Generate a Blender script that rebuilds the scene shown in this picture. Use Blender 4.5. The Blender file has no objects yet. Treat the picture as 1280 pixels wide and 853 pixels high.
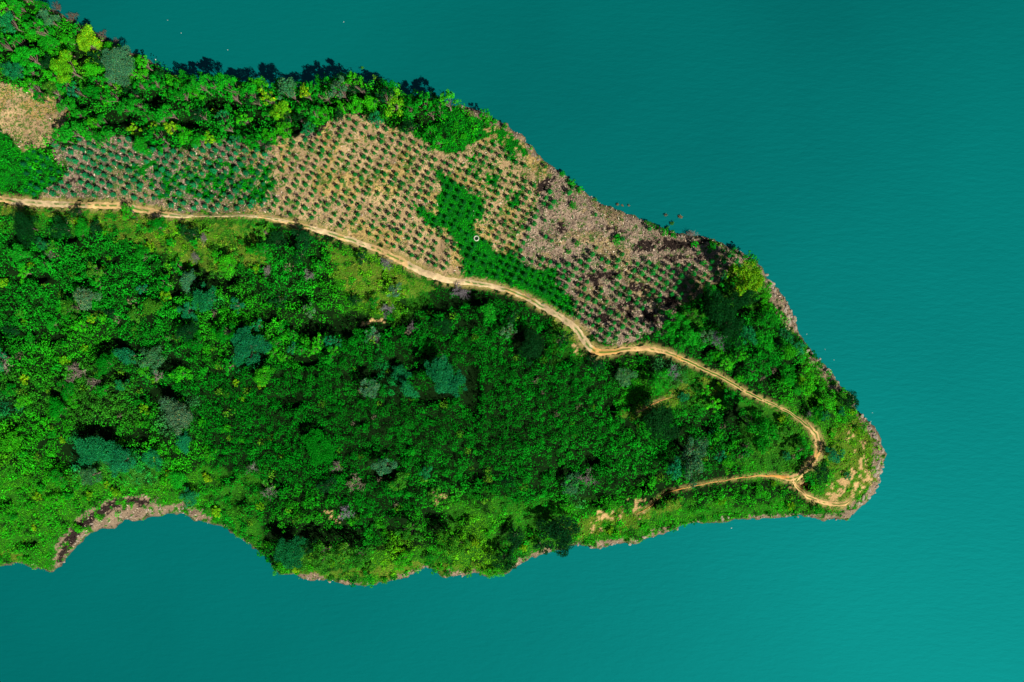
import bpy, math, random
import numpy as np
from mathutils import Vector

# ------------------------------------------------------------------ camera, sky, sun, exposure
scene = bpy.context.scene
C = scene.collection
S = 0.22                       # metres per photograph pixel at water level
W0, H0 = 1280, 853
CAMH = W0 * S * 24.0 / 36.0
cam_d = bpy.data.cameras.new("camera"); cam = bpy.data.objects.new("camera", cam_d); C.objects.link(cam)
cam.location = (0, 0, CAMH); cam.rotation_euler = (0, 0, 0)
cam_d.lens = 24; cam_d.sensor_width = 36; cam_d.clip_start = 1; cam_d.clip_end = 6000
scene.camera = cam

SUN_EL = math.radians(47)
SUN_AZ = math.atan2(0.72, -0.69)     # clockwise from +Y
world = bpy.data.worlds.new("World"); scene.world = world; world.use_nodes = True
wn = world.node_tree.nodes; wl = world.node_tree.links
sky = wn.new("ShaderNodeTexSky"); sky.sky_type = 'NISHITA'; sky.sun_disc = False
sky.sun_elevation = SUN_EL; sky.sun_rotation = SUN_AZ; sky.air_density = 0.6; sky.dust_density = 0.4; sky.altitude = 900
wl.new(sky.outputs[0], wn["Background"].inputs[0]); wn["Background"].inputs[1].default_value = 0.05
sun_d = bpy.data.lights.new("sun", 'SUN'); sun_d.energy = 5.0; sun_d.angle = math.radians(0.5)
sun_d.color = (1.0, 0.96, 0.90)
sun = bpy.data.objects.new("sun", sun_d); C.objects.link(sun)
sdir = Vector((math.cos(SUN_EL)*math.sin(SUN_AZ), math.cos(SUN_EL)*math.cos(SUN_AZ), math.sin(SUN_EL)))
sun.rotation_euler = sdir.to_track_quat('Z', 'Y').to_euler(); sun.location = sdir * 300
scene.view_settings.view_transform = 'Standard'; scene.view_settings.look = 'None'
scene.view_settings.gamma = 1; scene.view_settings.use_curve_mapping = False
scene.view_settings.exposure = 1.0

rng = np.random.default_rng(7); random.seed(7)

# ------------------------------------------------------------------ outlines traced in photograph pixels
SHORE = [(-420,-330),(-60,-90),(0,-40),(30,-14),(42,2),(62,10),(85,22),(98,32),(115,40),(132,48),(150,60),(165,68),(185,76),(203,87),(225,97),
 (260,104),(300,112),(340,110),(375,110),(410,104),(440,98),(460,106),(480,113),(505,121),(530,124),(552,128),(572,130),(600,140),
 (618,148),(640,160),(655,172),(665,186),(672,198),(690,209),(701,218),(713,223),(723,233),(736,244),(751,254),(768,260),(797,272),
 (820,283),(836,291),(858,293),(876,296),(898,302),(916,312),(938,320),(951,334),(961,348),(976,367),(992,392),(998,418),(1012,435),
 (1026,450),(1040,468),(1053,485),(1066,497),(1071,512),(1086,527),(1096,545),(1105,565),(1104,587),(1099,605),(1090,620),(1080,632),
 (1070,643),(1055,652),(1042,650),(1015,647),(990,646),(970,645),(952,647),(937,651),(920,648),(895,650),(870,654),(852,659),(840,664),
 (827,667),(815,669),(795,679),(775,681),(760,682),(747,686),(725,681),(705,688),(685,690),(667,694),(647,707),(635,714),(615,720),
 (602,718),(580,720),(555,720),(541,713),(532,710),(517,716),(500,723),(480,727),(468,732),(450,733),(432,732),(412,727),(382,726),
 (368,718),(352,718),(340,709),(335,700),(320,690),(300,675),(285,661),(270,653),(255,651),(240,650),(227,641),(207,641),(180,646),
 (157,651),(145,660),(115,663),(100,676),(87,693),(79,706),(65,713),(50,714),(30,705),(15,703),(0,707),(-60,725),(-420,760)]
FIELD = [(50,243),(65,231),(75,225),(84,213),(72,198),(66,187),(112,176),(155,173),(172,185),(220,186),(295,181),(322,193),(335,186),(350,175),
 (382,170),(402,157),(420,146),(440,140),(460,147),(480,157),(500,160),(520,166),(534,183),(557,191),(590,183),(608,163),(632,152),
 (655,172),(665,186),(690,209),(713,223),(751,254),(797,272),(836,291),(876,296),(916,312),(940,320),(925,328),(905,340),(902,350),(887,356),
 (872,377),(852,381),(840,395),(822,413),(808,420),(780,431),(750,427),(727,411),(690,390),(655,370),(620,358),(560,348),(527,336),
 (470,306),(430,293),(395,283),(350,270),(300,266),(220,265),(180,258),(140,252),(60,249)]
PATCH_NW = [(-40,95),(0,101),(22,106),(38,112),(42,122),(60,120),(75,121),(84,140),(86,155),(80,168),(60,178),(48,188),(28,188),(8,170),(0,160),(-40,150)]
STRIP = [(538,204),(560,220),(582,236),(601,246),(604,262),(604,277),(590,277),(592,285),(607,300),(625,318),(641,314),(655,330),(675,335),
 (696,337),(697,356),(715,372),(721,398),(677,379),(640,361),(615,351),(577,346),(578,325),(567,299),(557,287),(540,285),(510,254),
 (530,262),(548,270),(545,250),(553,236),(546,220)]
WEED_N = [(530,184),(512,164),(540,150),(562,128),(600,140),(630,158),(652,180),(662,195),(648,200),(640,192),(620,182),(600,172),(585,186),(570,194),(555,190)]
WEED_P = [[(584,196),(598,192),(604,208),(596,222),(586,212)],[(604,210),(622,216),(624,234),(612,242),(602,226)],[(628,238),(650,240),(652,256),(640,264),(630,254)],
          [(632,196),(650,196),(652,205),(640,210)],[(700,215),(716,222),(732,244),(722,240)],[(150,205),(250,200),(340,205),(345,250),(200,250)]]
WEED_W = [(-40,160),(0,163),(10,173),(28,189),(48,190),(64,198),(70,206),(80,215),(66,228),(50,244),(0,244),(-40,244)]
YELLOW = [[(0,258),(60,262),(140,264),(230,274),(330,282),(330,300),(260,330),(205,320),(150,300),(60,270),(0,270)],
          [(400,300),(470,330),(520,350),(545,362),(500,372),(480,395),(440,370),(420,340)],
          [(205,310),(330,300),(335,330),(240,340)],
          [(1030,540),(1075,520),(1096,560),(1090,600),(1050,640),(1020,632),(1040,600)],
          [(700,655),(800,634),(850,622),(856,632),(760,668),(700,676)],
          [(370,712),(430,716),(520,704),(600,706),(600,716),(500,722),(380,722)],
          [(768,522),(800,506),(840,486),(878,470),(896,478),(892,496),(870,492),(830,510),(790,532)],
          [(690,395),(720,415),(725,440),(700,420)],[(900,325),(940,325),(945,355),(915,365)],
          [(0,690),(30,690),(30,704),(0,704)]]
ORANGE = [[(732,640),(760,636),(778,640),(778,650),(740,652)],[(735,660),(752,656),(756,660),(738,666)],[(786,630),(800,622),(812,632),(800,646),(790,642)],
          [(1036,612),(1050,598),(1070,575),(1086,572),(1090,596),(1080,614),(1064,634),(1036,632)],[(1056,540),(1072,540),(1084,560),(1068,572)],[(985,604),(1000,598),(1012,606),(1000,616)],[(452,400),(480,400),(478,408),(452,408)],[(398,644),(410,640),(428,650),(420,655)],
          [(535,618),(556,616),(560,626),(540,630)],[(636,416),(648,412),(655,422),(640,426)],[(714,432),(724,432),(726,448),(716,446)]]
DIRT = [[(64,716),(72,680),(96,648),(124,628),(158,622),(186,620),(200,634),(224,628),(240,634),(262,645),(268,655),(227,645),(180,650),(145,664),(115,667),(95,690),(80,712)],
        [(946,322),(962,345),(975,352),(1000,392),(1003,420),(985,412),(962,374),(955,345)],[(1010,430),(1045,465),(1058,490),(1040,488),(1012,450)],
        [(1066,505),(1090,525),(1110,565),(1108,592),(1098,615),(1080,640),(1050,656),(1052,640),(1076,620),(1092,600),(1092,560),(1080,530)],
        [(1050,652),(1050,644),(985,642),(935,648),(935,655),(985,650)],[(800,690),(808,668),(826,658),(842,658),(842,672),(820,676)],
        [(640,712),(652,696),(690,682),(692,692),(668,700),(650,712)],[(745,690),(745,678),(790,672),(796,682)],
        [(374,728),(374,718),(400,716),(404,729)],[(424,736),(424,728),(450,728),(450,736)],[(496,728),(500,716),(520,712),(522,720)],[(555,724),(558,715),(604,712),(604,722)],
        [(40,0),(100,30),(150,58),(200,84),(200,76),(150,50),(96,22),(60,0)],[(560,122),(600,134),(640,152),(660,175),(672,200),(664,196),(650,176),(620,156),(590,144)]]
SHADOW_LOGS = [[(668,240),(676,228),(694,219),(696,222),(686,234),(676,241)],[(786,312),(800,301),(840,299),(868,303),(880,297),(886,302),(862,311),(820,313),(795,315)],  # shadow streaks painted into the plots, plus the bay's dark log band
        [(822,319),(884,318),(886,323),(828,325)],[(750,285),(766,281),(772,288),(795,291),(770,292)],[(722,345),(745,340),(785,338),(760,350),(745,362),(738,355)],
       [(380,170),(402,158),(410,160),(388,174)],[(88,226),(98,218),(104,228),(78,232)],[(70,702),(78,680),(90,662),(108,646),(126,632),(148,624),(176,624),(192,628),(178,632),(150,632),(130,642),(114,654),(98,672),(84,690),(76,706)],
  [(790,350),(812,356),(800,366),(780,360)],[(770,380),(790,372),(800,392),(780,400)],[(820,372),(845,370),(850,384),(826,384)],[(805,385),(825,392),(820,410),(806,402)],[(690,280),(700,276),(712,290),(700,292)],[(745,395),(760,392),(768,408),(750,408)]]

def track(pts): return np.array(pts, float)
PATHS = [   # (points, widths in px, wheel ruts)
 ([(-60,246),(0,249),(15,252),(60,255),(100,256),(140,257),(160,259),(178,263),(200,267),(220,270),(240,271)], [12,12,13,13,13,14,14,14,14,9,5], True),
 ([(236,270),(280,270),(320,270),(350,275),(395,287),(430,297),(470,311),(502,326),(527,340),(560,351),(595,354),(620,359),(640,365),(655,371),(690,390),(720,409),(731,428),(743,440),(760,441),(780,437),(810,435),(837,442),(865,455),(900,470),(930,489),(965,505),(985,515),(1012,534)],
  [4,4,5,8,11,12,13,14,14,13,11,10,10,11,12,14,15,16,12,10,11,9,7.5,7,7,5.5,4.5,8], True),
 ([(1008,530),(1018,540),(1024,554),(1023,568),(1010,585),(993,599),(980,598)], [8,11,13,12,13,14,9], True),
 ([(985,598),(970,595),(950,594),(902,601),(860,609),(835,615),(822,624),(812,634),(795,643)], [10,5,2.4,2.0,2.2,2.8,2.4,1.8,1.2], False),
 ([(990,602),(1000,613),(1012,622),(1030,629),(1052,632),(1062,626)], [4,7,8,8,9,6], True),
 ([(797,516),(820,502),(842,496)], [2,3,1.2], False),
]

# ------------------------------------------------------------------ numeric helpers
def hash2(ix, iy, seed):
    h = (ix.astype(np.int64)*374761393 + iy.astype(np.int64)*668265263 + seed*974634777) & 0xffffffff
    h = ((h ^ (h >> 13)) * 1274126177) & 0xffffffff
    return ((h ^ (h >> 16)) & 0xffffff) / float(0xffffff)
def vnoise(x, y, seed=0):
    ix = np.floor(x); iy = np.floor(y); fx = x-ix; fy = y-iy
    fx = fx*fx*(3-2*fx); fy = fy*fy*(3-2*fy)
    a = hash2(ix,iy,seed); b = hash2(ix+1,iy,seed); c = hash2(ix,iy+1,seed); d = hash2(ix+1,iy+1,seed)
    return (a*(1-fx)+b*fx)*(1-fy)+(c*(1-fx)+d*fx)*fy
def fbm(x, y, seed=0, octv=4):
    s = 0; a = 0.5; t = 0
    for o in range(octv):
        s = s + a*vnoise(x*2**o+17.3*o, y*2**o-9.1*o, seed+o); t += a; a *= 0.5
    return s/t
def inpoly(x, y, poly):
    r = np.zeros(x.shape, bool); n = len(poly); j = n-1
    for i in range(n):
        xi, yi = poly[i]; xj, yj = poly[j]
        if yi != yj:
            c = ((yi > y) != (yj > y)) & (x < (xj-xi)*(y-yi)/(yj-yi)+xi)
            r ^= c
        j = i
    return r
def segdist(x, y, pts, vals=None, closed=False):
    x = np.asarray(x, float); y = np.asarray(y, float)
    pts = np.asarray(pts, float); n = len(pts); best = np.full(x.shape, 1e9); bv = np.zeros(x.shape)
    for i in range(n if closed else n-1):
        a = pts[i]; b = pts[(i+1) % n]; d = b-a; L = (d*d).sum()+1e-9
        t = np.clip(((x-a[0])*d[0]+(y-a[1])*d[1])/L, 0, 1)
        q = np.hypot(x-a[0]-t*d[0], y-a[1]-t*d[1])
        m = q < best; best = np.where(m, q, best)
        if vals is not None: bv = np.where(m, vals[i]*(1-t)+vals[(i+1) % n]*t, bv)
    return best, bv

# height field on a regular world grid
G = 0.42
gx = np.arange(-1050*S, 500*S, G); gy = np.arange(-340*S, 640*S, G)
GX, GY = np.meshgrid(gx, gy)
U = GX/S+W0/2; V = H0/2-GY/S
wx = (fbm(GX/6, GY/6, 3)-.5)*4.2/S*0.55; wy = (fbm(GX/6, GY/6, 9)-.5)*4.2/S*0.55
wx += (vnoise(GX/1.3, GY/1.3, 21)-.5)*4; wy += (vnoise(GX/1.3, GY/1.3, 22)-.5)*4
D, _ = segdist(U+wx, V+wy, SHORE, closed=True)
D = np.where(inpoly(U+wx, V+wy, SHORE), D, -D)*S
Z = np.where(D > 0, 0.9*(1-np.exp(-D/1.0)) + 7.0*(1-np.exp(-D/16.0)), 0.55*D)
Z += np.clip(D/8, 0, 1)*((fbm(GX/22, GY/22, 5)-.5)*4.5 + (fbm(GX/4.0, GY/4.0, 6)-.5)*0.9)
Z += np.clip(D/2, 0, 1)*(vnoise(GX/0.9, GY/0.9, 31)-.5)*0.14
GAPS = [(150,330,9,5),(205,326,9,5),(217,346,10,7),(110,386,8,5),(40,418,22,5),(78,424,14,4),(272,357,15,7),(228,366,10,6),(145,431,14,7),(177,438,9,6),(217,456,15,8),(206,492,15,9),(156,468,12,5),
 (91,570,14,12),(130,540,17,8),(176,550,16,8),(286,590,10,7),(345,300,26,8),(376,376,12,7),(430,404,24,13),(394,410,16,9),(340,396,12,6),(480,410,10,7),(540,380,34,9),(592,374,14,6),(512,400,11,8),(510,456,14,8),
 (590,488,9,24),(545,493,22,6),(460,466,12,5),(370,499,14,6),(482,586,12,6),(590,592,11,8),(402,666,44,10),(342,664,14,10),(502,654,15,9),(558,658,16,9),(634,676,12,8),(676,652,20,10),(664,430,19,15),(704,590,8,9),(740,572,9,6),
 (796,600,12,7),(826,612,7,6),(925,522,17,13),(955,520,11,9),(850,548,12,12),(816,622,7,5),(880,440,9,6),(905,385,18,14),(300,350,7,5),(60,350,14,4),(60,300,10,4),(100,300,12,5),(250,335,9,5),(325,445,14,6),(385,450,20,5),
 (300,620,10,7),(350,600,12,5),(20,620,8,5),(40,675,9,4),(150,150,16,9),(110,130,18,9),(240,160,10,6),(270,135,10,6),(300,135,12,5),(200,125,14,6),(45,60,8,8),(5,70,10,8),(100,72,10,6),(330,155,12,8),(370,165,12,6),(410,135,9,5),(530,150,14,7),(465,115,8,4),
 (570,640,12,6),(740,620,12,6),(880,530,8,8),(1000,600,7,6),(940,380,8,8),(985,455,7,5),(1010,500,6,6),(960,470,8,5),(700,450,8,5),(760,505,6,5)]
GAPS = [(a_, b_, c_*1.15, d_*1.25) for a_, b_, c_, d_ in GAPS]
GAPF = np.zeros(GX.shape)
for a_, b_, c_, d_ in GAPS:
    q_ = ((U-a_)/c_)**2+((V-b_)/d_)**2; m_ = q_ < 6
    GAPF[m_] = np.maximum(GAPF[m_], np.exp(-q_[m_]*0.9))
Z -= np.clip(GAPF*1.7, 0, 1)*2.8*np.clip(D/6, 0, 1)  # ground dug deeper at the gaps so they fall into shade
Z = np.where(D > 1.0, np.maximum(Z, 0.55), Z)
def gapf(px, py):
    r = np.zeros(np.shape(px))
    for a_, b_, c_, d_ in GAPS: r = np.maximum(r, np.exp(-(((px-a_)/c_)**2+((py-b_)/d_)**2)))
    return r
def samp(A, x, y):
    fx = np.clip((np.asarray(x, float)-gx[0])/G, 0, len(gx)-1.001); fy = np.clip((np.asarray(y, float)-gy[0])/G, 0, len(gy)-1.001)
    ix = fx.astype(int); iy = fy.astype(int); fx = fx-ix; fy = fy-iy
    return (A[iy,ix]*(1-fx)+A[iy,ix+1]*fx)*(1-fy)+(A[iy+1,ix]*(1-fx)+A[iy+1,ix+1]*fx)*fy
def ground(px, py, lift=0.0):
    """the spot on the terrain that the photograph shows at pixel (px, py); lift: height above ground of what is seen there"""
    u = (np.asarray(px, float)-W0/2)*S; v = (H0/2-np.asarray(py, float))*S; x = u; y = v
    for _ in range(6):
        z = np.maximum(samp(Z, x, y), -0.2)+lift
        x = u*(CAMH-z)/CAMH; y = v*(CAMH-z)/CAMH
    return x, y, np.maximum(samp(Z, x, y), -0.2)
def topix(x, y, z): 
    k = CAMH/(CAMH-z); return x*k/S+W0/2, H0/2-y*k/S

def path_dist(px, py):
    best = np.full(np.shape(px), 1e9)
    for pts, w, _ in PATHS:
        d, ww = segdist(px, py, pts, w)
        best = np.minimum(best, d-ww/2)
    return best
Z_WATER, Z_SCRUB, Z_TAN, Z_BROWN, Z_WEED, Z_DIRT, Z_YEL, Z_ORG, Z_SHADOW_LOGS = range(9)
def zones(px, py, warp=1.0):
    a = px+warp*((fbm(px/14, py/14, 41)-.5)*16+(vnoise(px/3, py/3, 43)-.5)*4); b = py+warp*((fbm(px/14, py/14, 42)-.5)*16+(vnoise(px/3, py/3, 44)-.5)*4)
    z = np.full(px.shape, Z_SCRUB)
    for p in YELLOW: z[inpoly(a, b, p) & (fbm(px/6, py/6, 49, 3) > .43)] = Z_YEL
    f = inpoly(a, b, FIELD) | inpoly(a, b, PATCH_NW)
    east = (px+0.35*(py-260)+12*(fbm(px/20, py/20, 8)-.5)) > 668
    east |= (px+110*(fbm(px/9, py/9, 11, 3)-.5)+70*(vnoise(px/3.5, py/3.5, 12)-.5) < 325) & ~inpoly(a, b, PATCH_NW); z[f & ~east] = Z_TAN; z[f & east] = Z_BROWN
    hx = (vnoise(px/2.2, py/2.2, 46)-.5)*9; hy = (vnoise(px/2.2, py/2.2, 47)-.5)*9; a2 = px+(a-px)*.35+hx*.7; b2 = py+(b-py)*.35+hy*.7; a = a+hx; b = b+hy; mot = fbm(px/5, py/5, 48, 3)
    z[inpoly(a2, b2, STRIP)] = Z_WEED; z[inpoly(a2, b2, WEED_W) & (mot > .36)] = Z_WEED; z[inpoly(a2, b2, WEED_N) & (mot > .42)] = Z_WEED
    for p in WEED_P: z[inpoly(a, b, p) & (mot > .46)] = Z_WEED
    for p in ORANGE: z[inpoly(a, b, p) & (mot > .545)] = Z_ORG
    for p in DIRT: z[inpoly(a2, b2, p) & (mot > .40)] = Z_DIRT
    for p in SHADOW_LOGS: z[inpoly(a2, b2, p) & (mot > .37)] = Z_SHADOW_LOGS
    return z

LOW = [(0,262,340,296),(200,296,340,335),(-80,585,330,720),(370,690,640,735),(660,628,1050,700),(1015,510,1120,660),(780,468,905,512),(425,315,540,395),(690,385,730,450),(905,318,960,380),(930,500,1010,600),(1000,430,1060,520),(560,625,690,700)]
def lowf(px, py):
    r = np.zeros(np.shape(px)); a = px+(fbm(px/12, py/12, 101)-.5)*34; b = py+(fbm(px/12, py/12, 102)-.5)*34
    for x0, y0, x1, y1 in LOW: r = np.maximum(r, np.clip(np.minimum(np.minimum(a-x0, x1-a), np.minimum(b-y0, y1-b))/7+.5, 0, 1))
    return r*np.clip((fbm(px/8, py/8, 103)-.30)*7, 0.15, 1)

# ------------------------------------------------------------------ materials
def lin(r, g, b): return (r, g, b, 1)
def mat(name):
    m = bpy.data.materials.new(name); m.use_nodes = True
    return m, m.node_tree.nodes, m.node_tree.links, m.node_tree.nodes["Principled BSDF"]
def noise_node(n, l, scale, detail=6, coords=None, rough=0.6):
    t = n.new("ShaderNodeTexNoise"); t.inputs["Scale"].default_value = scale; t.inputs["Detail"].default_value = detail; t.inputs["Roughness"].default_value = rough
    if coords: l.new(coords, t.inputs["Vector"])
    return t
def mixc(n, l, mode, fac, a, b):
    x = n.new("ShaderNodeMix"); x.data_type = 'RGBA'; x.blend_type = mode
    for s, v in ((x.inputs[0], fac), (x.inputs[6], a), (x.inputs[7], b)):
        if hasattr(v, "links"): l.new(v, s)
        else: s.default_value = v
    return x.outputs[2]
def ramp(n, l, src, stops):
    r = n.new("ShaderNodeValToRGB"); e = r.color_ramp.elements
    while len(e) < len(stops): e.new(0.5)
    for k, (p, c) in enumerate(stops): e[k].position = p; e[k].color = (*c, 1)
    l.new(src, r.inputs[0]); return r.outputs[0]
def M_attr(name, rough=0.95, n1=2.2, n2=9.0, lo=0.55, hi=1.45, bump=0.6, bdist=0.25):
    m, n, l, p = mat(name)
    at = n.new("ShaderNodeAttribute"); at.attribute_name = "col"
    geo = n.new("ShaderNodeNewGeometry")
    a = noise_node(n, l, n1, 8, geo.outputs["Position"], 0.75); b = noise_node(n, l, n2, 3, geo.outputs["Position"])
    r = ramp(n, l, a.outputs["Fac"], [(0.32, (lo,)*3), (0.68, (hi,)*3)])
    c = mixc(n, l, 'MULTIPLY', 1.0, at.outputs["Color"], r)
    l.new(c, p.inputs["Base Color"]); p.inputs["Roughness"].default_value = rough; p.inputs["Specular IOR Level"].default_value = 0.02
    bp = n.new("ShaderNodeBump"); bp.inputs["Strength"].default_value = bump; bp.inputs["Distance"].default_value = bdist
    l.new(a.outputs["Fac"], bp.inputs["Height"]); l.new(bp.outputs[0], p.inputs["Normal"])
    return m
M_ground = M_attr("soil_and_turf", n1=2.6, lo=0.42, hi=1.45, bump=0.8)
M_path = M_attr("packed_dirt", n1=1.2, lo=0.72, hi=1.2, bump=0.4, bdist=0.12)
M_dry = M_attr("dry_stalks", n1=5, lo=0.7, hi=1.2, bump=0.0)
def M_leaf(name, objcol):
    m, n, l, p = mat(name)
    at = n.new("ShaderNodeAttribute"); at.attribute_name = "col"; c = at.outputs["Color"]
    if objcol:
        oi = n.new("ShaderNodeObjectInfo"); c = mixc(n, l, 'MULTIPLY', 1.0, c, oi.outputs["Color"])
    l.new(c, p.inputs["Base Color"]); p.inputs["Roughness"].default_value = 0.6; p.inputs["Specular IOR Level"].default_value = 0.03
    tr = n.new("ShaderNodeBsdfTranslucent"); l.new(c, tr.inputs[0])
    mx = n.new("ShaderNodeMixShader"); mx.inputs[0].default_value = 0.18
    l.new(p.outputs[0], mx.inputs[1]); l.new(tr.outputs[0], mx.inputs[2]); l.new(mx.outputs[0], n["Material Output"].inputs[0])
    return m
M_crown = M_leaf("crown_leaves", True); M_mass = M_leaf("scrub_leaves", False)
def M_plain(name, c1, c2, scale=3, rough=0.9, bump=0.5, objcol=False):
    m, n, l, p = mat(name); tc = n.new("ShaderNodeTexCoord")
    a = noise_node(n, l, scale, 6, tc.outputs["Object"]); c = ramp(n, l, a.outputs["Fac"], [(0.35, c1), (0.65, c2)])
    if objcol:
        oi = n.new("ShaderNodeObjectInfo"); c = mixc(n, l, 'MULTIPLY', 1.0, c, oi.outputs["Color"])
    l.new(c, p.inputs["Base Color"]); p.inputs["Roughness"].default_value = rough; p.inputs["Specular IOR Level"].default_value = 0.2
    bp = n.new("ShaderNodeBump"); bp.inputs["Strength"].default_value = bump; bp.inputs["Distance"].default_value = 0.1
    l.new(a.outputs["Fac"], bp.inputs["Height"]); l.new(bp.outputs[0], p.inputs["Normal"])
    return m
M_bark = M_plain("bark", (0.09,0.06,0.04), (0.2,0.15,0.11))
M_dead = M_plain("dead_wood", (0.38,0.38,0.38), (0.62,0.62,0.62), objcol=True)
M_rock = M_plain("shore_rock", (0.10,0.08,0.055), (0.22,0.18,0.13), 2.5, objcol=True)
M_conc = M_plain("white_concrete", (0.22,0.24,0.16), (0.42,0.43,0.33), 4)
M_dark = M_plain("well_water", (0.004,0.01,0.008), (0.01,0.02,0.012), 4, 0.3)
M_scrap = M_plain("pale_foam", (0.35,0.36,0.3), (0.5,0.52,0.45), 6)

# water: opaque silty green, rippled and slightly rough
mw, n, l, p = mat("lake_water")
geo = n.new("ShaderNodeNewGeometry")
mpb = n.new("ShaderNodeMapping"); mpb.inputs["Location"].default_value = (310, -140, 0); l.new(geo.outputs["Position"], mpb.inputs[0])
big = noise_node(n, l, 0.006, 4, mpb.outputs[0], 0.55)
c = ramp(n, l, big.outputs["Fac"], [(0.36, (0.0,0.041,0.038)), (0.64, (0.0,0.056,0.050))])
df = n.new("ShaderNodeBsdfDiffuse"); gl = n.new("ShaderNodeBsdfGlossy"); mx = n.new("ShaderNodeMixShader"); l.new(c, df.inputs[0])
gl.inputs["Color"].default_value = (0.03, 1.0, 0.98, 1); gl.inputs["Roughness"].default_value = 0.68; mx.inputs[0].default_value = 0.031
mp = n.new("ShaderNodeMapping"); mp.inputs["Rotation"].default_value = (0,0,math.radians(24)); mp.inputs["Scale"].default_value = (0.32,1,1); l.new(geo.outputs["Position"], mp.inputs[0])
wv = noise_node(n, l, 0.75, 6, mp.outputs[0], 0.62)
bp = n.new("ShaderNodeBump"); bp.inputs["Strength"].default_value = 0.45; bp.inputs["Distance"].default_value = 0.22
l.new(wv.outputs["Fac"], bp.inputs["Height"]); l.new(bp.outputs[0], gl.inputs["Normal"]); l.new(bp.outputs[0], df.inputs["Normal"])
l.new(df.outputs[0], mx.inputs[1]); l.new(gl.outputs[0], mx.inputs[2]); l.new(mx.outputs[0], n["Material Output"].inputs[0])
M_water = mw

# ------------------------------------------------------------------ mesh building
def mesh_np(name, V, F, m, cols=None, smooth=False, k=4):
    me = bpy.data.meshes.new(name); V = np.asarray(V, np.float32); F = np.asarray(F, np.int32)
    me.vertices.add(len(V)); me.vertices.foreach_set("co", V.ravel())
    nf = len(F); me.loops.add(nf*k); me.polygons.add(nf)
    me.loops.foreach_set("vertex_index", F.ravel()); me.polygons.foreach_set("loop_start", np.arange(nf, dtype=np.int32)*k)
    if cols is not None:
        cols = np.asarray(cols, np.float32)
        dom = 'POINT' if len(cols) == len(V) and len(V) != nf else 'FACE'
        a = me.attributes.new("col", 'FLOAT_COLOR', dom); cc = np.ones((len(cols), 4), np.float32); cc[:, :3] = cols; a.data.foreach_set("color", cc.ravel())
    me.materials.append(m); me.update(calc_edges=True)
    me.polygons.foreach_set("use_smooth", np.full(nf, smooth, bool))
    return me
def link(name, me, parent=None):
    o = bpy.data.objects.new(name, me); C.objects.link(o)
    if parent: o.parent = parent
    return o
def leaf_geo(P, N, size, aspect=0.62, fold=0.18):
    n = len(P); N = N/np.linalg.norm(N, axis=1, keepdims=True)
    R = rng.normal(size=(n,3)); T = np.cross(N, R); T /= np.linalg.norm(T, axis=1, keepdims=True)+1e-9; B = np.cross(N, T)
    s = np.asarray(size).reshape(-1,1)*0.5
    a = P+T*s; b = P+B*s*aspect-N*s*fold*2; c = P-T*s; d = P-B*s*aspect-N*s*fold*2
    Vv = np.stack([a,b,c,d], 1).reshape(-1,3); F = np.arange(4*n).reshape(-1,4)
    return Vv, F
def tube(pts, rad, sides=5):
    pts = np.asarray(pts, float); Vv = []; F = []
    for i, p in enumerate(pts):
        t = pts[min(i+1, len(pts)-1)]-pts[max(i-1, 0)]; t /= np.linalg.norm(t)+1e-9
        u = np.cross(t, (0.31,0.9,0.2)); u /= np.linalg.norm(u)+1e-9; v = np.cross(t, u)
        for k in range(sides):
            a = 2*math.pi*k/sides; Vv.append(p+(u*math.cos(a)+v*math.sin(a))*rad[i])
    for i in range(len(pts)-1):
        for k in range(sides):
            F.append((i*sides+k, i*sides+(k+1) % sides, (i+1)*sides+(k+1) % sides, (i+1)*sides+k))
    return np.array(Vv), np.array(F)
def join(parts):
    V = []; F = []; o = 0
    for v, f in parts: V.append(v); F.append(f+o); o += len(v)
    return np.concatenate(V), np.concatenate(F)

# ------------------------------------------------------------------ water and terrain
me = mesh_np("water", [(-3000,-3000,0),(3000,-3000,0),(3000,3000,0),(-3000,3000,0)], [(0,1,2,3)], M_water)
o = link("water", me); o["kind"] = "structure"; o["label"] = "calm opaque teal lake water around the green headland"

PU, PV = topix(GX, GY, np.maximum(Z, 0))
ZN = zones(PU, PV); PD = path_dist(PU, PV)
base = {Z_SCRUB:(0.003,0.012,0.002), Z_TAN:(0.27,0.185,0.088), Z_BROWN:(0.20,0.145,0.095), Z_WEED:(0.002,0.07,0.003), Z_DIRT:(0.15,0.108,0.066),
        Z_YEL:(0.05,0.10,0.008), Z_ORG:(0.31,0.20,0.08), Z_SHADOW_LOGS:(0.018,0.012,0.010)}
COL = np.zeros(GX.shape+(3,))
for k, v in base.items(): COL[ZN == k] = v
f1 = fbm(GX/7, GY/7, 51)[...,None]; f2 = fbm(GX/2.2, GY/2.2, 52)[...,None]; f3 = fbm(GX/1.0, GY/1.0, 53, 3)[...,None]
soil = ((ZN == Z_TAN) | (ZN == Z_BROWN))[...,None]
COL = np.where((ZN == Z_BROWN)[...,None] & (PU < 345)[...,None], COL*0.80, COL)  # left plot's shading put into a darker brown soil colour
COL = np.where(soil, COL*(0.62+0.8*f2), COL*(0.75+0.5*f2))
lw = lowf(PU, PV)[...,None]*(ZN == Z_SCRUB)[...,None]; COL = COL*(1-lw)+np.array((0.012,0.075,0.004))*lw
COL = np.where(soil & (f1 > 0.56), COL*(1.02,0.95,0.72)+np.array((0.0,0.01,0)), COL)
COL = np.where(soil & (f3 > 0.66), np.array((0.05,0.10,0.015)), COL)
COL = np.where(soil & (f3 < 0.30), COL*0.55, COL)
bs = (ZN == Z_SCRUB)[...,None]

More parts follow.
